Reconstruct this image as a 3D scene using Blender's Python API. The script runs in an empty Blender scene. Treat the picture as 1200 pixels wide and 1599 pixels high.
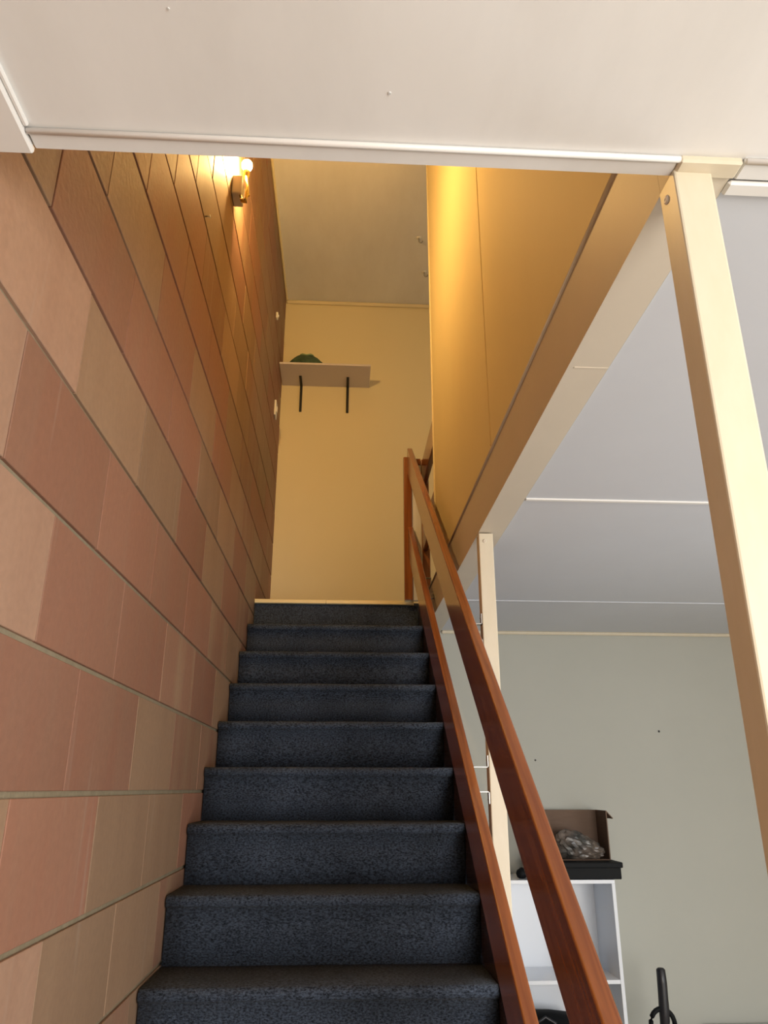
import bpy, bmesh, math, random
from mathutils import Vector, Matrix
random.seed(7)
S = bpy.context.scene
COL = S.collection

# ------------------------------------------------------------------ camera
CAM = Vector((0.507, 0.0, 1.590))
cd = bpy.data.cameras.new('camera')
cam = bpy.data.objects.new('camera', cd)
COL.objects.link(cam)
cam.location = CAM
cam.rotation_euler = (math.radians(90 + 20.21), math.radians(-0.05), math.radians(-3.128))
cd.sensor_fit = 'HORIZONTAL'
cd.sensor_width = 36
cd.lens = 1173.5 / 1200 * 36
cd.clip_start = 0.02
S.camera = cam

# ------------------------------------------------------------------ world, view
S.view_settings.view_transform = 'Standard'
S.view_settings.look = 'None'
S.view_settings.gamma = 1
S.view_settings.use_curve_mapping = False
S.view_settings.exposure = 0.0
w = bpy.data.worlds.new('world')
S.world = w
w.use_nodes = True
w.node_tree.nodes['Background'].inputs[0].default_value = (0.62, 0.76, 1.0, 1)
w.node_tree.nodes['Background'].inputs[1].default_value = 0.6


def area(name, loc, aim, sx, sy, power, col):
    l = bpy.data.lights.new(name, 'AREA')
    l.shape = 'RECTANGLE'
    l.size, l.size_y = sx, sy
    l.energy = power
    l.color = col
    o = bpy.data.objects.new(name, l)
    COL.objects.link(o)
    o.location = loc
    o.rotation_euler = (Vector(aim) - Vector(loc)).to_track_quat('-Z', 'Y').to_euler()
    return o


# daylight through the windows of the room behind the camera and on its right
area('daylight_back', (2.15, -1.5, 1.30), (1.25, 0.7, 0.65), 1.9, 1.6, 108, (1.0, 0.97, 0.935))
area('daylight_right', (3.32, 1.3, 1.05), (0, 1.6, 1.0), 1.7, 1.5, 34, (0.82, 0.90, 1.0))
area('daylight_upstairs', (3.32, 3.6, 3.6), (0.4, 4.4, 3.2), 1.2, 1.2, 15, (1.0, 0.90, 0.74))


# ------------------------------------------------------------------ materials
def mat(name, col, rough=0.6, spec=0.5, noise=None, bump=None, metal=0.0, emit=None, coat=0.0):
    """noise = (scale, second colour, contrast, (sx,sy,sz)); bump = (scale, strength, distance)"""
    m = bpy.data.materials.new(name)
    m.use_nodes = True
    nt = m.node_tree
    b = nt.nodes['Principled BSDF']
    b.inputs['Base Color'].default_value = (*col, 1)
    b.inputs['Roughness'].default_value = rough
    b.inputs['Specular IOR Level'].default_value = spec
    b.inputs['Metallic'].default_value = metal
    b.inputs['Coat Weight'].default_value = coat
    tc = nt.nodes.new('ShaderNodeTexCoord')
    if noise:
        sc, c2, con, st = noise
        mp = nt.nodes.new('ShaderNodeMapping')
        mp.inputs['Scale'].default_value = st
        nt.links.new(tc.outputs['Object'], mp.inputs[0])
        n = nt.nodes.new('ShaderNodeTexNoise')
        n.inputs['Scale'].default_value = sc
        n.inputs['Detail'].default_value = 6
        n.inputs['Roughness'].default_value = 0.65
        nt.links.new(mp.outputs[0], n.inputs['Vector'])
        r = nt.nodes.new('ShaderNodeValToRGB')
        r.color_ramp.elements[0].position = 0.5 - con
        r.color_ramp.elements[1].position = 0.5 + con
        r.color_ramp.elements[0].color = (*col, 1)
        r.color_ramp.elements[1].color = (*c2, 1)
        nt.links.new(n.outputs[0], r.inputs[0])
        nt.links.new(r.outputs[0], b.inputs['Base Color'])
    if bump:
        n2 = nt.nodes.new('ShaderNodeTexNoise')
        n2.inputs['Scale'].default_value = bump[0]
        n2.inputs['Detail'].default_value = 5
        nt.links.new(tc.outputs['Object'], n2.inputs['Vector'])
        bp = nt.nodes.new('ShaderNodeBump')
        bp.inputs['Strength'].default_value = bump[1]
        bp.inputs['Distance'].default_value = bump[2]
        nt.links.new(n2.outputs[0], bp.inputs['Height'])
        nt.links.new(bp.outputs[0], b.inputs['Normal'])
    if emit:
        b.inputs['Emission Color'].default_value = (*emit[0], 1)
        b.inputs['Emission Strength'].default_value = emit[1]
    return m


def block_mat(name, c1, c2):
    """painted and rubbed concrete block: vertical streaks, soft patches, fine grain; each block shifted a little"""
    m = bpy.data.materials.new(name)
    m.use_nodes = True
    nt = m.node_tree
    N, L = nt.nodes.new, nt.links.new
    b = nt.nodes['Principled BSDF']
    b.inputs['Roughness'].default_value = 0.62
    b.inputs['Specular IOR Level'].default_value = 0.35
    g = N('ShaderNodeNewGeometry')
    oi = N('ShaderNodeObjectInfo')
    mp = N('ShaderNodeMapping'); mp.inputs['Scale'].default_value = (1, 5.5, 0.9)
    L(g.outputs['Position'], mp.inputs[0])
    ad = N('ShaderNodeVectorMath'); ad.operation = 'ADD'
    sc = N('ShaderNodeMath'); sc.operation = 'MULTIPLY'; sc.inputs[1].default_value = 37
    L(oi.outputs['Random'], sc.inputs[0])
    L(mp.outputs[0], ad.inputs[0]); L(sc.outputs[0], ad.inputs[1])
    n = N('ShaderNodeTexNoise'); n.inputs['Scale'].default_value = 1.6; n.inputs['Detail'].default_value = 3
    L(ad.outputs[0], n.inputs['Vector'])
    r = N('ShaderNodeValToRGB')
    r.color_ramp.elements[0].position = 0.42; r.color_ramp.elements[1].position = 0.68
    r.color_ramp.elements[0].color = (*c1, 1); r.color_ramp.elements[1].color = (*c2, 1)
    L(n.outputs[0], r.inputs[0])
    f = N('ShaderNodeTexNoise'); f.inputs['Scale'].default_value = 60; f.inputs['Detail'].default_value = 8
    L(g.outputs['Position'], f.inputs['Vector'])
    mr = N('ShaderNodeMapRange'); mr.inputs[3].default_value = 0.86; mr.inputs[4].default_value = 1.12
    L(f.outputs[0], mr.inputs[0])
    mr2 = N('ShaderNodeMapRange'); mr2.inputs[3].default_value = 0.88; mr2.inputs[4].default_value = 1.1
    L(oi.outputs['Random'], mr2.inputs[0])
    mm = N('ShaderNodeMath'); mm.operation = 'MULTIPLY'
    L(mr.outputs[0], mm.inputs[0]); L(mr2.outputs[0], mm.inputs[1])
    mx = N('ShaderNodeVectorMath'); mx.operation = 'SCALE'
    L(r.outputs[0], mx.inputs[0]); L(mm.outputs[0], mx.inputs['Scale'])
    # chalky vertical runs of efflorescence
    mp3 = N('ShaderNodeMapping'); mp3.inputs['Scale'].default_value = (1, 16, 0.8)
    L(g.outputs['Position'], mp3.inputs[0])
    e = N('ShaderNodeTexNoise'); e.inputs['Scale'].default_value = 1.3; e.inputs['Detail'].default_value = 2
    L(mp3.outputs[0], e.inputs['Vector'])
    er = N('ShaderNodeMapRange'); er.inputs[1].default_value = 0.66; er.inputs[2].default_value = 0.80
    er.inputs[3].default_value = 0.0; er.inputs[4].default_value = 0.28
    L(e.outputs[0], er.inputs[0])
    em = N('ShaderNodeMix'); em.data_type = 'RGBA'
    L(er.outputs[0], em.inputs['Factor']); L(mx.outputs[0], em.inputs['A'])
    em.inputs['B'].default_value = (0.45, 0.40, 0.33, 1)
    L(em.outputs['Result'], b.inputs['Base Color'])
    bp = N('ShaderNodeBump'); bp.inputs['Strength'].default_value = 0.35; bp.inputs['Distance'].default_value = 0.002
    L(f.outputs[0], bp.inputs['Height']); L(bp.outputs[0], b.inputs['Normal'])
    return m


RED = (0.290, 0.142, 0.092)
TAN = (0.305, 0.196, 0.122)
M = {}
M['block_red'] = block_mat('block_red', RED, (0.285, 0.155, 0.102))
M['block_tan'] = block_mat('block_tan', TAN, (0.285, 0.18, 0.112))
M['block_mix'] = block_mat('block_mix', (0.280, 0.152, 0.098), TAN)
M['block_pink'] = block_mat('block_pink', (0.370, 0.228, 0.155), (0.345, 0.205, 0.138))
M['mortar'] = mat('mortar', (0.22, 0.18, 0.115), 0.9, 0.2, (30, (0.29, 0.24, 0.16), 0.2, (1, 1, 1)), (120, 0.5, 0.003))
M['ceiling_white'] = mat('ceiling_white', (0.80, 0.80, 0.79), 0.55, 0.4, (1.3, (0.74, 0.735, 0.72), 0.14, (3.0, 1.0, 1)))
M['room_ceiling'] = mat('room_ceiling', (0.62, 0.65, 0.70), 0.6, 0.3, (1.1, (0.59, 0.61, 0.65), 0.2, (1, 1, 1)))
M['white_gloss'] = mat('white_gloss', (0.80, 0.79, 0.77), 0.3, 0.5)
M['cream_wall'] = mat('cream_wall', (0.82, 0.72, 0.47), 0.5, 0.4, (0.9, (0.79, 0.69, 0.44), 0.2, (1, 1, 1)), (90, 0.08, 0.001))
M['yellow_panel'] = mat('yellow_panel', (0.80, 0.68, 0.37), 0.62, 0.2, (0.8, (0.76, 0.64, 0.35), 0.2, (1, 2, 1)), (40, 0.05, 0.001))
M['beam_paint'] = mat('beam_paint', (0.68, 0.61, 0.50), 0.5, 0.3, (2.5, (0.64, 0.57, 0.465), 0.2, (1, 1, 1)))
M['post_cream'] = mat('post_cream', (0.68, 0.61, 0.48), 0.42, 0.4, (8, (0.64, 0.57, 0.43), 0.2, (3, 3, 1)), (25, 0.1, 0.001))
M['room_wall'] = mat('room_wall', (0.44, 0.445, 0.40), 0.6, 0.3, (0.8, (0.41, 0.415, 0.37), 0.2, (1, 1, 1)), (80, 0.06, 0.001))
M['carpet_floor'] = mat('carpet_floor', (0.16, 0.16, 0.17), 0.95, 0.1, (90, (0.10, 0.10, 0.11), 0.2, (1, 1, 1)))
M['timber_floor'] = mat('timber_floor', (0.45, 0.38, 0.29), 0.45, 0.4, (3, (0.38, 0.31, 0.23), 0.2, (8, 0.6, 1)))  # floor out of view, pale tone chosen to bounce light onto the ceiling
M['box_grey'] = mat('box_grey', (0.55, 0.52, 0.48), 0.6, 0.3)
M['brass'] = mat('brass', (0.85, 0.62, 0.22), 0.22, 0.5, metal=1.0)
M['gilt'] = mat('gilt', (0.98, 0.88, 0.55), 0.32, 0.5, metal=0.45)
M['zinc'] = mat('zinc', (0.42, 0.41, 0.38), 0.4, 0.5, metal=0.8)
M['black_metal'] = mat('black_metal', (0.02, 0.02, 0.02), 0.45, 0.4)
M['melamine'] = mat('melamine', (0.72, 0.76, 0.82), 0.28, 0.5)
M['shelf_board'] = mat('shelf_board', (0.68, 0.62, 0.62), 0.4, 0.4)
M['cardboard'] = mat('cardboard', (0.17, 0.115, 0.085), 0.85, 0.15, (14, (0.14, 0.095, 0.07), 0.25, (1, 1, 6)))
M['black_plastic'] = mat('black_plastic', (0.008, 0.009, 0.010), 0.6, 0.12)
M['grey_plastic'] = mat('grey_plastic', (0.022, 0.022, 0.026), 0.32, 0.4)
M['plastic_film'] = mat('plastic_film', (0.025, 0.028, 0.027), 0.25, 0.5, (12, (0.14, 0.11, 0.09), 0.15, (1, 1, 1)))
M['green_cloth'] = mat('green_cloth', (0.035, 0.06, 0.045), 0.8, 0.2, (18, (0.10, 0.16, 0.10), 0.2, (1, 1, 1)), (60, 0.4, 0.004))
M['green_light'] = mat('green_light', (0.22, 0.34, 0.20), 0.8, 0.2)
M['switch_white'] = mat('switch_white', (0.85, 0.84, 0.80), 0.35, 0.5)
M['cabinet_grey'] = mat('cabinet_grey', (0.60, 0.61, 0.60), 0.45, 0.4)
M['tan_plastic'] = mat('tan_plastic', (0.45, 0.33, 0.20), 0.5, 0.4)
M['bulb'] = mat('bulb', (1, 1, 1), 0.3, 0.5, emit=((1.0, 0.61, 0.21), 2800))


def wood(name, c1, c2, st=(34, 1.2, 34)):
    m = bpy.data.materials.new(name)
    m.use_nodes = True
    nt = m.node_tree
    N, L = nt.nodes.new, nt.links.new
    b = nt.nodes['Principled BSDF']
    b.inputs['Roughness'].default_value = 0.24
    b.inputs['Coat Weight'].default_value = 0.35
    b.inputs['Coat Roughness'].default_value = 0.12
    tc = N('ShaderNodeTexCoord')
    mp = N('ShaderNodeMapping'); mp.inputs['Scale'].default_value = st
    L(tc.outputs['Object'], mp.inputs[0])
    n = N('ShaderNodeTexNoise'); n.inputs['Scale'].default_value = 1.7; n.inputs['Detail'].default_value = 5
    n.inputs['Distortion'].default_value = 0.6
    L(mp.outputs[0], n.inputs['Vector'])
    r = N('ShaderNodeValToRGB')
    r.color_ramp.elements[0].position = 0.36; r.color_ramp.elements[1].position = 0.66
    r.color_ramp.elements[0].color = (*c1, 1); r.color_ramp.elements[1].color = (*c2, 1)
    L(n.outputs[0], r.inputs[0]); L(r.outputs[0], b.inputs['Base Color'])
    return m


M['wood'] = wood('varnished_timber', (0.21, 0.060, 0.016), (0.34, 0.110, 0.028))
M['wood_upright'] = wood('varnished_upright_timber', (0.21, 0.060, 0.016), (0.34, 0.110, 0.028), (34, 34, 1.2))
M['dark_wood'] = wood('dark_timber', (0.045, 0.022, 0.016), (0.07, 0.032, 0.02))


def carpet():
    m = bpy.data.materials.new('ribbed_blue_carpet')
    m.use_nodes = True
    nt = m.node_tree
    N, L = nt.nodes.new, nt.links.new
    b = nt.nodes['Principled BSDF']
    b.inputs['Roughness'].default_value = 0.95
    b.inputs['Specular IOR Level'].default_value = 0.12
    b.inputs['Sheen Weight'].default_value = 0.05
    b.inputs['Sheen Roughness'].default_value = 0.4
    g = N('ShaderNodeNewGeometry')
    mp = N('ShaderNodeMapping'); mp.inputs['Scale'].default_value = (1, 1, 1.9)
    L(g.outputs['Position'], mp.inputs[0])
    n = N('ShaderNodeTexNoise'); n.inputs['Scale'].default_value = 130; n.inputs['Detail'].default_value = 4
    n.inputs['Roughness'].default_value = 0.7
    L(mp.outputs[0], n.inputs['Vector'])
    r = N('ShaderNodeValToRGB')
    r.color_ramp.elements[0].position = 0.36; r.color_ramp.elements[1].position = 0.66
    r.color_ramp.elements[0].color = (0.010, 0.012, 0.017, 1); r.color_ramp.elements[1].color = (0.082, 0.105, 0.150, 1)
    L(n.outputs[0], r.inputs[0])
    n3 = N('ShaderNodeTexNoise'); n3.inputs['Scale'].default_value = 5; n3.inputs['Detail'].default_value = 4
    L(g.outputs['Position'], n3.inputs['Vector'])
    mr = N('ShaderNodeMapRange'); mr.inputs[1].default_value = .3; mr.inputs[2].default_value = .7
    mr.inputs[3].default_value = 0.78; mr.inputs[4].default_value = 1.2
    L(n3.outputs[0], mr.inputs[0])
    mx = N('ShaderNodeVectorMath'); mx.operation = 'SCALE'
    L(r.outputs[0], mx.inputs[0]); L(mr.outputs[0], mx.inputs['Scale'])
    L(mx.outputs[0], b.inputs['Base Color'])
    bp = N('ShaderNodeBump'); bp.inputs['Strength'].default_value = 0.7; bp.inputs['Distance'].default_value = 0.004
    L(n.outputs[0], bp.inputs['Height']); L(bp.outputs[0], b.inputs['Normal'])
    return m


M['carpet'] = carpet()


# ------------------------------------------------------------------ mesh helpers
def mesh_obj(name, bm, m, parent=None, smooth=False, loc=None):
    me = bpy.data.meshes.new(name)
    bmesh.ops.recalc_face_normals(bm, faces=bm.faces[:])
    bm.to_mesh(me)
    bm.free()
    if smooth:
        for p in me.polygons:
            p.use_smooth = True
    me.materials.append(m)
    o = bpy.data.objects.new(name, me)
    COL.objects.link(o)
    if loc is not None:
        o.location = loc
    if parent is not None:
        o.parent = parent
    return o


def add_box(bm, a, b, bev=0.0, seg=1, mtx=None):
    r = bmesh.ops.create_cube(bm, size=1)
    vs = r['verts']
    a, b = Vector(a), Vector(b)
    for v in vs:
        v.co = Vector((a[i] if v.co[i] < 0 else b[i]) for i in range(3))
    if bev > 0:
        es = list({e for v in vs for e in v.link_edges})
        rr = bmesh.ops.bevel(bm, geom=es, offset=bev, segments=seg, profile=0.5, affect='EDGES')
        vs = list({v for f in rr['faces'] for v in f.verts} | {v for v in vs if v.is_valid})
    if mtx is not None:
        for v in vs:
            v.co = mtx @ v.co
    return vs


def add_prism(bm, pts, x0, x1):
    """outline (y, z) swept along x"""
    A = [bm.verts.new((x0, p[0], p[1])) for p in pts]
    B = [bm.verts.new((x1, p[0], p[1])) for p in pts]
    n = len(pts)
    bm.faces.new(A)
    bm.faces.new(B[::-1])
    for i in range(n):
        bm.faces.new((A[i], A[(i + 1) % n], B[(i + 1) % n], B[i]))


def add_tube(bm, path, r, n=10, cap=True):
    path = [Vector(p) for p in path]
    rings = []
    for i, p in enumerate(path):
        t = (path[min(i + 1, len(path) - 1)] - path[max(i - 1, 0)]).normalized()
        up = Vector((0, 0, 1)) if abs(t.z) < 0.9 else Vector((1, 0, 0))
        u = t.cross(up).normalized()
        v = t.cross(u)
        rr = r[i] if isinstance(r, (list, tuple)) else r
        rings.append([bm.verts.new(p + (u * math.cos(a) + v * math.sin(a)) * rr)
                      for a in [2 * math.pi * k / n for k in range(n)]])
    for i in range(len(rings) - 1):
        for k in range(n):
            bm.faces.new((rings[i][k], rings[i][(k + 1) % n], rings[i + 1][(k + 1) % n], rings[i + 1][k]))
    if cap:
        bm.faces.new(rings[0][::-1])
        bm.faces.new(rings[-1])


def add_lathe(bm, prof, n=20, c=(0, 0, 0)):
    rings = []
    for (r, z) in prof:
        rings.append([bm.verts.new((c[0] + max(r, 1e-4) * math.cos(2 * math.pi * k / n),
                                    c[1] + max(r, 1e-4) * math.sin(2 * math.pi * k / n), c[2] + z)) for k in range(n)])
    for i in range(len(rings) - 1):
        for k in range(n):
            bm.faces.new((rings[i][k], rings[i][(k + 1) % n], rings[i + 1][(k + 1) % n], rings[i + 1][k]))
    bm.faces.new(rings[0][::-1])
    bm.faces.new(rings[-1])


def box(name, a, b, m, parent=None, bev=0.0, seg=1):
    bm = bmesh.new()
    if parent is not None:
        pl = parent.location
        a = Vector(a) - pl
        b = Vector(b) - pl
    c = Vector([min(a[i], b[i]) for i in range(3)])
    add_box(bm, Vector(a) - c, Vector(b) - c, bev, seg)
    return mesh_obj(name, bm, m, parent, loc=c)


def rel(parent, p):
    return Vector(p) - parent.location


def empty(name, loc):
    o = bpy.data.objects.new(name, None)
    o.location = loc
    o.empty_display_size = 0.1
    COL.objects.link(o)
    return o


def tag(o, label, cat=None, group=None, kind=None):
    o['label'] = label
    if cat:
        o['category'] = cat
    if group:
        o['group'] = group
    if kind:
        o['kind'] = kind
    return o


def struct(name, a, b, m, label, cat, bev=0.0):
    o = box(name, a, b, m, None, bev)
    return tag(o, label, cat, kind='structure')


# ------------------------------------------------------------------ measurements
Z0 = 2.59           # landing level
RISE, GO, NOSE = 0.185, 0.24266, 4.182
CEIL = 2.40
TOP = 5.24
FAR = 5.08          # far wall of the landing
ROOM_FAR = 4.05     # far wall of the lower room
XB = 0.953          # left face of the beam and of the panelled wall

# ------------------------------------------------------------------ block wall (left)
wl = struct('wall_left', (-0.19, -2.1, 0), (-0.007, 5.25, TOP + .15), M['mortar'],
            'tall concrete block wall in rusty red and tan beside the stairs', 'wall')
JO, JE, BL, CH, CZ = 1.267, 1.045, 0.4535, 0.2318, 1.580
MJ = 0.0055      # half of the bed joint
VJ = 0.0018      # half of the vertical joint


def block_mesh(L, H, name):
    bm = bmesh.new()
    add_box(bm, (-0.045, 0, 0), (0, L, H), 0.0011, 1)
    me = bpy.data.meshes.new(name)
    bm.to_mesh(me)
    bm.free()
    me.materials.append(M['block_red'])
    return me


# colour of each block, keyed by (z of its bed, y of its near end)
SPEC = {}


def setrow(bed, names, y0):
    for i, c in enumerate(names):
        SPEC[(round(bed, 2), round(y0 + i * BL, 2))] = c


def cz(k):
    return CZ + k * CH


setrow(cz(-2), ['pink', 'pink', 'tan', 'tan'], JE - BL)
setrow(cz(-1), ['tan', 'red', 'tan', 'tan'], JO - BL)
setrow(cz(0), ['red', 'red', 'red', 'tan', 'mix'], JE - BL)
setrow(cz(1), ['pink', 'red', 'red', 'mix', 'red', 'tan'], JO - BL)
setrow(cz(2), ['pink', 'red', 'red', 'red', 'red', 'mix', 'tan'], JE - BL)
setrow(cz(3), ['pink', 'tan', 'tan', 'red', 'tan', 'red', 'mix'], JO - BL)
setrow(cz(4), ['tan', 'red', 'red', 'red', 'tan', 'tan', 'red', 'tan'], JE - BL)
setrow(cz(5), ['mix', 'tan', 'red', 'tan', 'red', 'tan', 'mix', 'tan'], JO - BL)
setrow(cz(6), ['red', 'mix', 'red', 'red', 'red', 'tan', 'mix', 'red'], JE - BL)
cache = {}
nb = 0
for k in range(-6, 17):
    zb = cz(k)
    zt = min(zb + CH, TOP + 0.0)
    if zt - zb < 0.05:
        continue
    st = JO if (k % 2) else JE
    i0 = -3
    for i in range(-4, 12):
        y0 = st + i * BL
        y1 = y0 + BL
        if y1 < -0.1 or y0 > FAR - 0.06:
            continue
        if zb > CEIL - 0.05 and y1 < 0.75:
            continue
        y1 = min(y1, FAR + 0.02)
        line = Z0 + min(0, 0.7624 * (y0 - NOSE)) - 0.25
        if zt < line:
            continue
        L, H = round(y1 - y0 - 2 * VJ, 3), round(zt - zb - 2 * MJ, 3)
        if (L, H) not in cache:
            cache[(L, H)] = block_mesh(L, H, 'block')
        o = bpy.data.objects.new('block', cache[(L, H)])
        COL.objects.link(o)
        o.parent = wl
        o.location = Vector((random.uniform(-0.0006, 0.0006), y0 + VJ, zb + MJ)) - wl.location
        o.rotation_euler = (0, 0, random.uniform(-0.001, 0.001))
        c = SPEC.get((round(zb, 2), round(y0, 2)))
        if c is None:
            c = random.choice(['red', 'red', 'tan', 'tan', 'mix', 'mix'])
        o.material_slots[0].link = 'OBJECT'
        o.material_slots[0].material = M['block_' + c]
        nb += 1
print('blocks', nb)

# ------------------------------------------------------------------ floors, ceilings, walls
struct('floor', (-0.007, -2.1, -0.1), (3.4, ROOM_FAR + .05, 0), M['timber_floor'], 'unseen lower room floor, pale timber tone to bounce light up', 'floor')
lf = struct('floor', (0.0, NOSE + 0.03, Z0 - 0.19), (3.4, 5.25, Z0 - 0.002), M['carpet_floor'],
            'carpeted landing floor at the top of the stairs', 'floor')
uf = struct('floor', (1.04, 0.86, Z0 - 0.14), (3.4, NOSE + 0.03, Z0 - 0.002), M['carpet_floor'],
            'upper storey floor behind the yellow panelled wall', 'floor')

# ceiling in front of the stairwell (over the camera)
cf = struct('ceiling', (-0.007, -2.1, CEIL), (3.4, 0.80, CEIL + 0.19), M['ceiling_white'],
            'smooth white ceiling in front of the stairwell opening', 'ceiling')
for (x, y, r) in [(0.551, 0.694, 0.0018), (0.90, 0.45, 0.0012), (0.30, 0.60, 0.0012)]:  # tiny specks for a dent and small marks in the ceiling
    bm = bmesh.new()
    add_lathe(bm, [(r, -0.0012), (r * 1.3, 0.0)], 8)
    mesh_obj('speck', bm, M['cabinet_grey'], cf, loc=Vector((x, y, CEIL)) - cf.location)
# ceiling of the room on the right
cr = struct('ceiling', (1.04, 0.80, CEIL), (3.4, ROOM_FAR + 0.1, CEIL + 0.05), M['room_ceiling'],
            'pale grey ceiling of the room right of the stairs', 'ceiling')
bm = bmesh.new()
add_box(bm, (0, 0, 0), (2.36, 0.016, 0.006), 0.002)
t = mesh_obj('joint_strip', bm, M['white_gloss'], cr, loc=Vector((1.04, 2.05, CEIL - 0.005)) - cr.location)
bm = bmesh.new()
add_box(bm, (0, 0, 0), (2.36, 0.016, 0.004), 0.0015)
t = mesh_obj('joint_strip', bm, M['room_ceiling'], cr, loc=Vector((1.04, 3.33, CEIL - 0.004)) - cr.location)
# upper ceiling
cu = struct('ceiling', (-0.007, 0.7, TOP), (3.4, 5.25, TOP + 0.15), M['ceiling_white'],
            'upper ceiling high over the stairwell', 'ceiling')

# lower room far wall
wf = struct('wall_far', (0.99, ROOM_FAR, 0), (3.4, ROOM_FAR + 0.1, CEIL), M['room_wall'],
            'pale green grey far wall of the room right of the stairs', 'wall')
# small nicks in the wall
for (x, z, r) in [(2.187, 1.876, 0.006), (1.514, 1.729, 0.005)]:
    bm = bmesh.new()
    add_lathe(bm, [(r * .5, 0), (r, 0.001), (r * .8, 0.003)], 8)
    o = mesh_obj('speck', bm, M['black_metal'], wf, loc=Vector((x, ROOM_FAR, z)) - wf.location)
    o.rotation_euler = (math.radians(90), 0, 0)
struct('trim_1', (1.04, ROOM_FAR - 0.018, CEIL - 0.018), (3.4, ROOM_FAR, CEIL), M['post_cream'],
       'thin cream cornice bead along the far wall of the lower room', 'cornice', 0.006)
struct('baseboard_far', (1.0, ROOM_FAR - 0.014, 0), (3.4, ROOM_FAR, 0.09), M['white_gloss'],
       'white baseboard along the lower room far wall', 'baseboard', 0.003)

# landing far wall
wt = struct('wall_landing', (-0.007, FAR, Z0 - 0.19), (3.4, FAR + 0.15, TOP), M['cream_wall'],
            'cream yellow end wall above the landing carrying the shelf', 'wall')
struct('trim_2', (0.001, FAR - 0.028, TOP - 0.03), (3.4, FAR, TOP), M['cream_wall'],
       'cream cornice where the upper ceiling meets the landing end wall', 'cornice', 0.012)
struct('trim_3', (0.001, 0.86, TOP - 0.018), (0.018, FAR - 0.03, TOP), M['cream_wall'],
       'narrow cornice bead between the block wall and upper ceiling', 'cornice', 0.006)
# closing walls out of view
struct('wall_right', (3.4, -2.1, 0), (3.5, 5.25, TOP + .15), M['cream_wall'], 'cream outer wall on the far right', 'wall')
struct('wall_front_upper', (-0.007, 0.70, CEIL + 0.19), (3.4, 0.80, TOP), M['cream_wall'],
       'cream upper wall over the stairwell opening edge', 'wall')
bw = struct('wall_back', (-0.007, -2.2, 0), (3.4, -2.1, CEIL + .19), M['cream_wall'], 'cream wall behind the viewer', 'wall')
# upper storey: end of the side room
struct('wall_upper_right', (1.0, 1.9, Z0), (3.4, 2.0, TOP), M['cream_wall'],
       'cream partition of the upper storey behind the yellow wall', 'wall')

# moulding along the block wall at the ceiling
struct('trim_4', (0.0, -2.05, CEIL - 0.012), (0.080, 0.806, CEIL), M['white_gloss'],
       'flat white ceiling strip against the block wall', 'cornice', 0.003)
struct('trim_4', (0.080, -2.05, CEIL - 0.007), (0.087, 0.765, CEIL), M['white_gloss'],
       'slim white bead beside the flat ceiling strip', 'cornice', 0.002)
# edge moulding of the opening, bead + flat
o5 = struct('trim_5', (0.082, 0.772, CEIL - 0.006), (XB - 0.001, 0.802, CEIL), M['ceiling_white'],
            'white edge trim of the ceiling over the stair opening', 'trim', 0.002)
bm = bmesh.new()
add_tube(bm, [(0, 0, 0), (XB - 0.082, 0, 0)], 0.0045, 8)
mesh_obj('bead', bm, M['white_gloss'], o5, True, Vector((0.082, 0.772, CEIL - 0.005)) - o5.location)
o6 = struct('trim_6', (1.042, 0.767, CEIL - 0.008), (3.39, 0.801, CEIL), M['ceiling_white'],
            'white ceiling trim right of the front post', 'trim', 0.002)
bm = bmesh.new()
add_tube(bm, [(0, 0, 0), (2.34, 0, 0)], 0.0045, 8)
mesh_obj('bead', bm, M['white_gloss'], o6, True, Vector((1.044, 0.768, CEIL - 0.007)) - o6.location)
struct('trim_7', (1.0375, 0.805, CEIL - 0.009), (3.39, 0.832, CEIL), M['white_gloss'],
       'second thicker white ceiling trim right of the front post', 'trim', 0.004)

# beam over the stair side: bottom board, left fascia board
be = struct('trim_8', (XB + 0.013, 0.80, CEIL - 0.004), (1.037, ROOM_FAR - 0.0, CEIL + 0.185), M['beam_paint'],
            'long painted ceiling beam running along the open side of stairs', 'beam')
fb = struct('trim_9', (XB, 0.839, CEIL - 0.004), (XB + 0.013, NOSE - 0.02, CEIL + 0.172), M['beam_paint'],
            'tan fascia board on the stair side of the beam', 'fascia')
bm = bmesh.new()
add_tube(bm, [(0, 0, 0), (0, NOSE - 0.84, 0)], 0.0048, 8)
mesh_obj('bead', bm, M['post_cream'], fb, True, Vector((XB - 0.001, 0.804, CEIL + 0.172)) - fb.location)
bm = bmesh.new()
add_box(bm, (0, 0, 0), (0.013, 0.035, 0.174))
mesh_obj('end_piece', bm, M['beam_paint'], fb, loc=Vector((XB, 0.8035, CEIL - 0.002)) - fb.location)
# front end block of the beam, beside the post head
bm = bmesh.new()
add_box(bm, (0, 0, 0), (0.088, 0.030, 0.012), 0.003)
mesh_obj('end_block', bm, M['post_cream'], be, loc=Vector((XB - 0.001, 0.768, CEIL - 0.011)) - be.location)
bm = bmesh.new()
add_box(bm, (0, 0, 0), (0.07, 0.004, 0.0012))
mesh_obj('board_joint', bm, M['beam_paint'], be, loc=Vector((XB + 0.013, 1.31, CEIL - 0.005)) - be.location)

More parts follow.
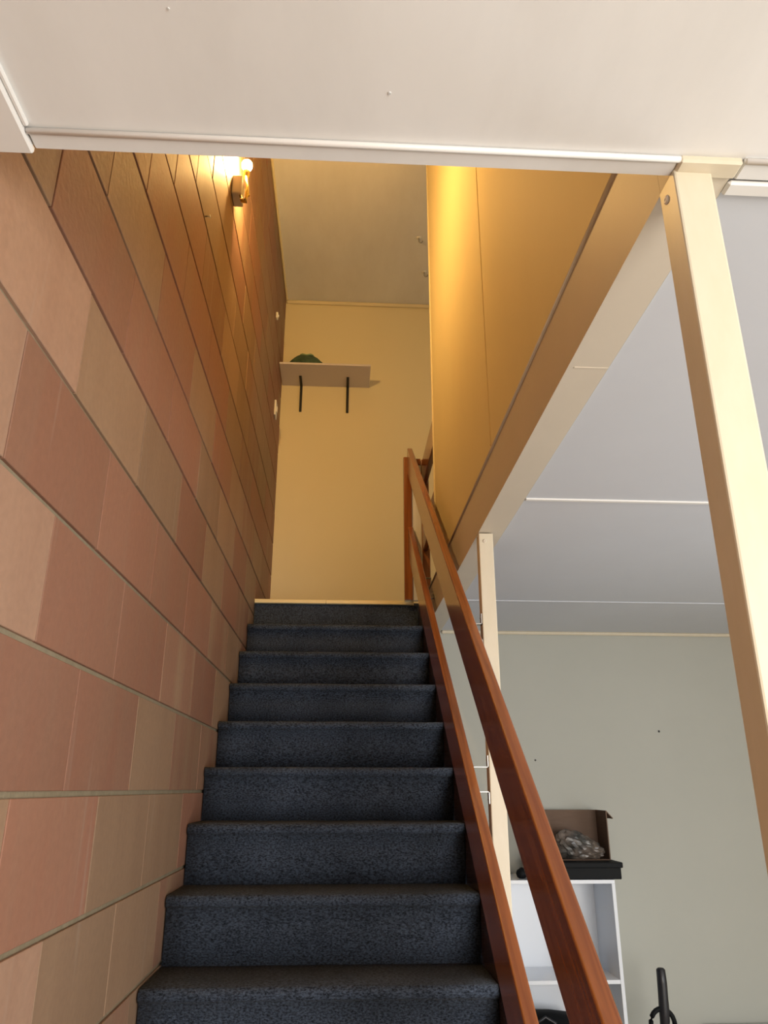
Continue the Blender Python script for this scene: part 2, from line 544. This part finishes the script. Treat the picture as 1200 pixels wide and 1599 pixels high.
# yellow panelled wall over the beam
wy = empty('wall_stair_right', (XB, 0.82, Z0))
tag(wy, 'glowing yellow panelled wall over the beam, lit by the wall lamp', 'wall', kind='structure')
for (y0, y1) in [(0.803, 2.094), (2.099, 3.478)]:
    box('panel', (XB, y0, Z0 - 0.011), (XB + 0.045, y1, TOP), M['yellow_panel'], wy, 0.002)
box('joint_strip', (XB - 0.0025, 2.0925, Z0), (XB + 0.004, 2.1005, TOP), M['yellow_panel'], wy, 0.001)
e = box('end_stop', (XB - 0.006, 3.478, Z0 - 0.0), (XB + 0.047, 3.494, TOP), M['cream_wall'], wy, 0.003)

# ------------------------------------------------------------------ posts
def post(name, x0, x1, y0, y1, top, label, screws):
    p = empty(name, (x0, y0, 0))
    tag(p, label, 'post')
    box('shaft', (x0, y0, 0), (x1, y1, top), M['post_cream'], p, 0.003, 2)
    for (sx, sy, sz, ax) in screws:
        bm = bmesh.new()
        add_lathe(bm, [(0.0065, 0), (0.0065, 0.001), (0.005, 0.0025), (0.0015, 0.0025), (0.001, 0.001)], 14)
        o = mesh_obj('bolt_head', bm, M['switch_white'] if ax == 'x' else M['beam_paint'], p, True, rel(p, (sx, sy, sz)))
        o.rotation_euler = (0, math.radians(-90), 0) if ax == 'x' else (math.radians(90), 0, 0)
    return p


post('support_post', 0.950, 1.004, 0.788, 0.838, CEIL - 0.004,
     'cream painted post nearest the viewer, rising to the ceiling edge', [(0.950, 0.818, 2.368, 'x')])
post('support_post', 0.952, 1.000, 2.36, 2.405, CEIL - 0.008,
     'slim cream painted post behind the handrails, halfway up the stairs', [(0.971, 2.36, 2.364, 'y')])

# ------------------------------------------------------------------ staircase
st = empty('staircase', (0.48, 1.0, 0))
tag(st, 'straight flight of stairs covered in dark blue carpet', 'stairs')
N = 14
XL, XR = 0.004, 0.930


def step_profile(n):
    """carpet skin of step n in (y, z): tread, rounded nose, riser"""
    yn, zn = NOSE - n * GO, Z0 - n * RISE
    r = 0.017
    back = yn + GO + 0.030
    pts = [(back, zn)]
    pts.append((yn + r, zn))
    for k in range(1, 9):
        a = math.pi / 2 + math.pi * k / 9
        pts.append((yn + r + r * math.cos(a), zn - r + r * math.sin(a)))
    pts.append((yn + r + 0.002, zn - 2 * r))
    pts.append((yn + 0.022, zn - RISE * 0.5))
    pts.append((yn + 0.024, zn - RISE - (0.008 if n < N - 1 else 0)))
    # closing behind
    pts.append((yn + 0.05, zn - RISE - (0.008 if n < N - 1 else 0)))
    pts.append((back, zn - 0.03))
    return pts


for n in range(1, N):
    bm = bmesh.new()
    pts = step_profile(n)
    yn, zn = NOSE - n * GO, Z0 - n * RISE
    xs = [XL + (XR - XL) * i / 12 for i in range(13)]
    rows = []
    for i, x in enumerate(xs):
        jit = 0 if i in (0, 12) else 0.0015
        rows.append([bm.verts.new((x - 0.48, p[0] - yn + random.uniform(-jit, jit), p[1] - zn + random.uniform(-jit, jit) * .6))
                     for p in pts])
    m_ = len(pts)
    for i in range(12):
        for k in range(m_):
            bm.faces.new((rows[i][k], rows[i][(k + 1) % m_], rows[i + 1][(k + 1) % m_], rows[i + 1][k]))
    bm.faces.new(rows[0])
    bm.faces.new(rows[-1][::-1])
    mesh_obj('step', bm, M['carpet'], st, True, rel(st, (0.48, yn, zn)))
# last riser under the landing edge
bm = bmesh.new()
add_box(bm, (XL, NOSE + 0.012, Z0 - RISE), (XR, NOSE + 0.04, Z0 - 0.02), 0.003)
mesh_obj('riser', bm, M['carpet'], st, loc=-st.location)
# landing edge trim: brass nosing, in two lengths
for (a, b_) in [(XL, 0.405), (0.407, 0.905)]:
    bm = bmesh.new()
    add_prism(bm, [(0, -0.020), (-0.004, -0.016), (-0.004, 0.001), (0, 0.005), (0.045, 0.005), (0.045, 0.001), (0.010, 0.001), (0.010, -0.020)], 0, b_ - a)
    o = mesh_obj('nosing_trim', bm, M['gilt'], st, loc=rel(st, (a, NOSE, Z0)))
    o['label'] = 'shiny brass coloured nosing strip at the landing edge'
# right stringer
bm = bmesh.new()
sl = RISE / GO
ya, yb = NOSE - 13 * GO - 0.02, NOSE - 0.03
f = lambda y: Z0 + sl * (y - NOSE)
add_prism(bm, [(ya, max(f(ya) + 0.0, 0.0)), (yb, f(yb) + 0.0), (yb, f(yb) - 0.26), (ya + .2, 0.0), (ya, 0.0)], XR + 0.002, XR + 0.020)
mesh_obj('stringer', bm, M['dark_wood'], st, loc=-st.location)

# ------------------------------------------------------------------ balustrade of the stairs
RX0, RX1 = 0.872, 0.902
RH = 0.174
ang = math.atan(sl)


def sloped_board(name, ztop_at, yref, y0, y1, m, parent):
    """board following the stair slope; plumb cut at the upper end, square cut below"""
    f_ = lambda y: ztop_at + sl * (y - yref)
    bm = bmesh.new()
    org = Vector((RX0, y0, f_(y0)))
    L = (y1 - y0) / math.cos(ang)
    hp = RH * math.cos(ang)
    # local frame: y along the board, z across it
    add_box(bm, (0, 0, -hp), (RX1 - RX0, L, 0), 0.004, 3)
    o = mesh_obj(name, bm, m, parent, loc=rel(parent, org))
    o.rotation_euler = (ang, 0, 0)
    for p in o.data.polygons:
        p.use_smooth = False
    return o


bal = empty('stair_handrail', (0.88, NOSE - 0.04, Z0))
tag(bal, 'varnished red brown timber handrail with two sloping boards', 'handrail')
sloped_board('top_rail', 1.592, 1.59, 0.88, 4.128, M['wood'], bal)
sloped_board('lower_rail', 1.610, 2.279, 1.02, 4.135, M['wood'], bal)
nw = box('newel', (0.850, 4.140, Z0), (0.897, 4.185, 3.475), M['wood_upright'], bal, 0.004, 2)


def lbracket(y, z, up, x0=0.902, x1=0.951, parent=bal):
    bm = bmesh.new()
    w_ = 0.022
    add_box(bm, (-0.012, 0, 0), (x1 - x0, w_, 0.0025))
    h = 0.032 if up else -0.032
    add_box(bm, (x1 - x0 - 0.0025, 0, min(0, h)), (x1 - x0, w_, max(0, h) + 0.0025))
    # screw heads
    vs = bmesh.ops.create_uvsphere(bm, u_segments=8, v_segments=5, radius=0.0035)['verts']
    for v in vs:
        v.co = Vector((v.co.x * .6 + x1 - x0 - 0.0035, v.co.y + w_ / 2, v.co.z + h * 0.65))
    vs = bmesh.ops.create_uvsphere(bm, u_segments=8, v_segments=5, radius=0.0035)['verts']
    for v in vs:
        v.co = Vector((v.co.x + 0.008, v.co.y + w_ / 2, v.co.z * .6 + (0.003 if up else -0.001)))
    o = mesh_obj('bracket', bm, M['zinc'], parent, loc=rel(parent, (x0, y, z)))
    return o


lbracket(2.363, 1.650, True)
lbracket(2.363, 1.580, False)
lbracket(2.363, 2.085, True)
lbracket(2.363, 2.035, False)
lbracket(3.70, 2.600, False)
lbracket(3.62, 2.475, True)

# balustrade at the landing side: newel, two level boards, white filler board
lb = empty('landing_balustrade', (0.975, 4.16, Z0))
tag(lb, 'short varnished timber balustrade between yellow wall end and landing', 'balustrade')
box('newel', (0.955, 4.140, Z0 - 0.0), (1.000, 4.185, 3.46), M['wood_upright'], lb, 0.004, 2)
box('top_rail', (0.957, 3.496, 3.285), (0.987, 4.139, 3.435), M['wood'], lb, 0.004, 2)
box('lower_rail', (0.957, 3.496, 2.880), (0.987, 4.139, 3.030), M['wood'], lb, 0.004, 2)
box('cap_piece', (0.898, 4.150, 3.43), (0.954, 4.180, 3.47), M['wood'], lb, 0.003)
o = box('filler_board', (0.899, 4.155, Z0), (0.953, 4.172, 3.429), M['white_gloss'], lb, 0.002)
o['label'] = 'white painted filler board between the two newels'

# ------------------------------------------------------------------ wall lamp
lamp = empty('wall_lamp', (0.0, 2.54, 3.95))
tag(lamp, 'brass wall lamp with a bare lit bulb high on the block wall', 'lamp')
bm = bmesh.new()
add_box(bm, (0.002, 2.515, 3.925), (0.044, 2.60, 4.021), 0.006, 3)
o = mesh_obj('mounting_box', bm, M['box_grey'], lamp, loc=-lamp.location)
o['label'] = 'grey white mounting box of the lamp'
bm = bmesh.new()
pth = [(0.040, 2.53, 3.925), (0.052, 2.515, 3.885), (0.064, 2.502, 3.872), (0.074, 2.498, 3.90), (0.070, 2.505, 3.95), (0.062, 2.53, 4.0), (0.052, 2.56, 4.05), (0.050, 2.568, 4.075)]
add_tube(bm, pth, [0.006, 0.009, 0.013, 0.011, 0.007, 0.007, 0.009, 0.012], 12)
mesh_obj('arm', bm, M['brass'], lamp, True, -lamp.location)
bm = bmesh.new()
add_lathe(bm, [(0.010, -0.025), (0.015, -0.01), (0.016, 0.012), (0.014, 0.022)], 16, (0.050, 2.568, 4.078))
mesh_obj('socket', bm, M['brass'], lamp, True, -lamp.location)
bm = bmesh.new()
vs = bmesh.ops.create_uvsphere(bm, u_segments=20, v_segments=14, radius=0.023)['verts']
for v in vs:
    v.co = Vector((v.co.x + 0.050, v.co.y + 2.568, v.co.z * 1.15 + 4.125))
bulb = mesh_obj('bulb', bm, M['bulb'], lamp, True, -lamp.location)

# ------------------------------------------------------------------ switches on the block wall
def switch(y, z, w_, h, label):
    s = empty('light_switch', (0.0, y, z))
    tag(s, label, 'switch')
    box('plate', (0.001, y - w_ / 2, z - h / 2), (0.014, y + w_ / 2, z + h / 2), M['switch_white'], s, 0.003, 2)
    box('rocker', (0.014, y - w_ * .15, z - h * .18), (0.020, y + w_ * .15, z + h * .18), M['switch_white'], s, 0.0015)
    return s


switch(4.68, 4.055, 0.085, 0.115, 'white light switch on the block wall beside the shelf end')
switch(4.44, 4.655, 0.035, 0.045, 'tiny white plate high on the block wall above the shelf')
n_ = empty('wall_nail', (0.0, 2.12, 3.45))
tag(n_, 'small pale nail sticking out of the block wall below the lamp', 'nail')
bm = bmesh.new()
add_tube(bm, [(0, 0, 0), (0.016, 0, 0.001)], 0.0022, 8)
mesh_obj('shank', bm, M['zinc'], n_, True, (0, 0, 0))
bm = bmesh.new()
add_tube(bm, [(0.016, 0, 0.001), (0.018, 0, 0.001)], 0.006, 10)
mesh_obj('head', bm, M['switch_white'], n_, True, (0, 0, 0))

# ------------------------------------------------------------------ wall shelf with hat
sh = empty('wall_shelf', (0.335, FAR, 4.474))
tag(sh, 'white wall shelf on two black brackets above the landing', 'shelf')
box('board', (0.006, 4.765, 4.474), (0.668, FAR - 0.001, 4.490), M['shelf_board'], sh, 0.0015)
for bx in (0.150, 0.503):
    bm = bmesh.new()
    add_box(bm, (-0.0095, 4.925, 4.468), (0.0095, FAR - 0.001, 4.4735), 0.0015)
    add_box(bm, (-0.0095, FAR - 0.0075, 4.252), (0.0095, FAR - 0.001, 4.474), 0.0015)
    for zz in (4.28, 4.37):
        add_tube(bm, [(0, FAR - 0.0075, zz), (0, FAR - 0.010, zz)], 0.0035, 8)
    o = mesh_obj('bracket', bm, M['black_metal'], sh, loc=rel(sh, (bx, 0, 0)))
    o['label'] = 'black steel angle bracket'

hat = empty('cloth_hat', (0.195, 4.885, 4.490))
tag(hat, 'dark green cloth hat lying on the wall shelf', 'hat')
bm = bmesh.new()
prof = [(0.132, 0.0), (0.136, 0.010), (0.128, 0.030), (0.112, 0.055), (0.090, 0.083), (0.062, 0.106), (0.035, 0.118), (0.0, 0.120)]
add_lathe(bm, prof, 28)
for v in bm.verts:
    a = math.atan2(v.co.y, v.co.x)
    k = 1 + 0.05 * math.sin(3 * a + 1) + 0.03 * math.sin(7 * a)
    v.co.x *= k * 1.18
    v.co.y *= k * 0.85
    v.co.z += 0.006 * math.sin(5 * a) * (v.co.z > 0.02)
mesh_obj('crown', bm, M['green_cloth'], hat, True, (0, 0, 0))
bm = bmesh.new()
ring = [(0.060 * math.cos(t_), 0.050 * math.sin(t_), 0.112 + 0.006 * math.sin(5 * t_)) for t_ in [2 * math.pi * i / 24 for i in range(25)]]
add_tube(bm, ring, 0.006, 8)
mesh_obj('band', bm, M['green_light'], hat, True, (0, 0, 0))

# ------------------------------------------------------------------ ceiling hooks
def hook(x, y, label):
    h = empty('ceiling_hook', (x, y, TOP))
    tag(h, label, 'hook')
    bm = bmesh.new()
    add_lathe(bm, [(0.016, -0.004), (0.018, 0.0)], 14)
    mesh_obj('base', bm, M['switch_white'], h, True, (0, 0, 0))
    bm = bmesh.new()
    pth = [(0, 0, 0), (0, 0, -0.03)] + [(0.013 - 0.013 * math.cos(a), 0, -0.03 - 0.013 * math.sin(a)) for a in [math.pi * k / 8 for k in range(1, 10)]]
    add_tube(bm, pth, 0.004, 8)
    mesh_obj('stem', bm, M['zinc'], h, True, (0, 0, 0))


hook(0.985, 4.29, 'small pale hook under the upper ceiling, nearer the stairs')
hook(1.062, 4.66, 'small dark hook under the upper ceiling, nearer the end wall')

# ------------------------------------------------------------------ bookcase in the lower room
BX0, BX1, BY0, BY1, BZ = 1.225, 1.772, 3.752, 4.034, 1.199
bk = empty('bookcase', (1.5, 3.9, 0))
tag(bk, 'white open bookcase against the lower room far wall', 'bookcase')
T = 0.016
box('side_panel', (BX0, BY0, 0), (BX0 + T, BY1, BZ - T), M['melamine'], bk, 0.001)
box('side_panel', (BX1 - T, BY0, 0), (BX1, BY1, BZ - T), M['melamine'], bk, 0.001)
box('top_panel', (BX0, BY0, BZ - T), (BX1, BY1, BZ), M['melamine'], bk, 0.001)
box('back_panel', (BX0 + T, BY1 - 0.006, 0.0), (BX1 - T, BY1, BZ - T), M['melamine'], bk)
for z in (0.785, 0.385, 0.05):
    box('shelf', (BX0 + T, BY0 + 0.001, z), (BX1 - T, BY1 - 0.007, z + T), M['melamine'], bk, 0.001)

tr = empty('document_tray', (1.62, 3.90, BZ))
tag(tr, 'flat black box lying on top of the white bookcase', 'box')
bm = bmesh.new()
add_box(bm, (1.42, 3.765, BZ + 0.0), (1.812, 4.02, BZ + 0.055), 0.004, 2)
mesh_obj('body', bm, M['black_plastic'], tr, loc=-tr.location)
bm = bmesh.new()
add_box(bm, (1.412, 3.757, BZ + 0.048), (1.820, 4.028, BZ + 0.072), 0.004, 2)
mesh_obj('lid', bm, M['black_plastic'], tr, loc=-tr.location)

# cardboard box, open towards the viewer
cb = empty('cardboard_box', (1.63, 3.95, BZ + 0.072))
tag(cb, 'open brown cardboard box standing on the flat black box', 'box')
z0, z1 = BZ + 0.0725, BZ + 0.292
x0, x1 = 1.45, 1.80
box('back_panel', (x0, 4.015, z0), (x1, 4.020, z1), M['cardboard'], cb)
box('side_panel', (x0, 3.86, z0), (x0 + .005, 4.014, z1), M['cardboard'], cb)
box('side_panel', (x1 - .005, 3.86, z0), (x1, 4.014, z1), M['cardboard'], cb)
box('bottom_panel', (x0 + .006, 3.86, z0), (x1 - .006, 4.014, z0 + .004), M['cardboard'], cb)
o = box('flap', (x1, 3.87, z1 - 0.004), (x1 + 0.045, 4.005, z1), M['cardboard'], cb)
o.rotation_euler = (0, math.radians(48), 0)
# crumpled plastic bag in the box
pbg = empty('plastic_bag', (1.665, 3.90, z0 + .0045))
tag(pbg, 'crumpled clear grey plastic bag lying in the cardboard box', 'bag')
bm = bmesh.new()
bmesh.ops.create_icosphere(bm, subdivisions=4, radius=1)
rng = random.Random(3)
dirs = [(Vector((rng.uniform(-1, 1), rng.uniform(-1, 1), rng.uniform(-1, 1))).normalized(), rng.uniform(5, 12), rng.uniform(0, 6)) for _ in range(14)]
for v in bm.verts:
    d = v.co.copy()
    k = 1 + 0.05 * sum(abs(math.sin(f_ * d.dot(dd) + ph)) - .5 for dd, f_, ph in dirs)
    v.co = Vector((min(d.x * 0.112 * k, 0.118), d.y * 0.040 * k, max(0.0, (d.z * 0.050 * k + 0.042) * (1.2 - 0.5 * d.x))))
mesh_obj('film', bm, M['plastic_film'], pbg, False, (0, 0, 0))

kb = empty('black_ball', (1.36, 3.83, BZ))
tag(kb, 'small black round object on the bookcase top beside the post', 'knob')
bm = bmesh.new()
add_lathe(bm, [(0.012, 0), (0.022, 0.006), (0.027, 0.020), (0.022, 0.034), (0.010, 0.041), (0.004, 0.046)], 18)
mesh_obj('body', bm, M['black_plastic'], kb, True, (0, 0, 0))
tp = empty('tan_pouch', (1.66, 3.90, 0.801))
tag(tp, 'small tan pouch on the upper bookcase shelf, beside the handrail', 'pouch')
bm = bmesh.new()
add_box(bm, (-0.045, -0.03, 0), (0.045, 0.03, 0.085), 0.02, 4)
mesh_obj('body', bm, M['tan_plastic'], tp, True, (0, 0, 0))
bm = bmesh.new()
add_tube(bm, [(-0.02, 0, 0.083), (-0.012, 0, 0.105), (0.012, 0, 0.105), (0.02, 0, 0.083)], 0.004, 8)
mesh_obj('loop', bm, M['black_plastic'], tp, True, (0, 0, 0))
bg = empty('black_bag', (1.42, 3.89, 0.401))
tag(bg, 'dark rolled bag on the second bookcase shelf', 'bag')
bm = bmesh.new()
add_tube(bm, [(-0.15, 0, 0.13), (-0.14, 0, 0.13), (-0.05, 0, 0.13), (0.05, 0.0, 0.13), (0.14, 0, 0.13), (0.15, 0, 0.13)],
         [0.09, 0.12, 0.13, 0.128, 0.118, 0.09], 20)
mesh_obj('body', bm, M['black_plastic'], bg, True, (0, 0, 0))
bm = bmesh.new()
add_tube(bm, [(-0.05, -0.12, 0.19), (-0.04, -0.11, 0.235), (0, -0.10, 0.255), (0.04, -0.11, 0.235), (0.05, -0.12, 0.19)], 0.007, 8)
mesh_obj('strap', bm, M['grey_plastic'], bg, True, (0, 0, 0))

# ------------------------------------------------------------------ stick vacuum (handle, loop grip, pole, body, head)
vc = empty('stick_vacuum', (1.915, 3.86, 0))
tag(vc, 'dark grey upright vacuum cleaner with looped grip by the wall', 'vacuum cleaner')
Y = -0.16
bm = bmesh.new()
add_tube(bm, [(0.006, Y, 0.856), (0.006, Y, 0.850), (0.006, Y, 0.80), (0.004, Y, 0.75), (0.002, Y, 0.70), (0.0, Y, 0.66), (0.0, Y + .02, 0.60)],
         [0.012, 0.019, 0.021, 0.021, 0.022, 0.021, 0.018], 14)
mesh_obj('handle', bm, M['grey_plastic'], vc, True, (0, 0, 0))
bm = bmesh.new()
pth = [(-0.010 + 0.052 * math.cos(a), Y, 0.645 + 0.058 * math.sin(a)) for a in [math.pi * 2 * k / 24 for k in range(25)]]
add_tube(bm, pth, 0.010, 10)
mesh_obj('grip_loop', bm, M['black_plastic'], vc, True, (0, 0, 0))
bm = bmesh.new()
add_tube(bm, [(0, Y + .02, 0.60), (0, Y + .05, 0.30), (0, Y + .03, 0.08)], 0.015, 12)
mesh_obj('pole', bm, M['grey_plastic'], vc, True, (0, 0, 0))
bm = bmesh.new()
add_tube(bm, [(0, Y + .07, 0.12), (0, Y + .07, 0.14), (0, Y + .06, 0.40), (0, Y + .055, 0.43)], [0.03, 0.05, 0.045, 0.02], 16)
mesh_obj('dust_tank', bm, M['black_plastic'], vc, True, (0, 0, 0))
bm = bmesh.new()
add_box(bm, (-0.13, Y - 0.07, 0.0), (0.13, Y + 0.06, 0.065), 0.02, 3)
mesh_obj('floor_head', bm, M['black_plastic'], vc, True, (0, 0, 0))

# low cabinet in the corner
lc = empty('low_cabinet', (2.5, 3.86, 0))
tag(lc, 'low grey cabinet by the far wall, its top just in view', 'cabinet')
CT = 0.560
box('top_panel', (2.225, 3.69, CT - 0.02), (2.85, 4.03, CT), M['cabinet_grey'], lc, 0.003)
box('body', (2.235, 3.71, 0.0), (2.84, 4.03, CT - 0.021), M['cabinet_grey'], lc, 0.002)
for i in range(2):
    dx = 2.238 + i * 0.301
    d = box('door', (dx, 3.693, 0.05), (dx + 0.296, 3.709, CT - 0.03), M['cabinet_grey'], lc, 0.002)
    bm = bmesh.new()
    xk = 0.26 if i == 0 else 0.035
    add_tube(bm, [(xk, -0.018, 0.34), (xk, 0, 0.34)], [0.010, 0.006], 12)
    mesh_obj('knob', bm, M['zinc'], d, True, (0, 0, 0))
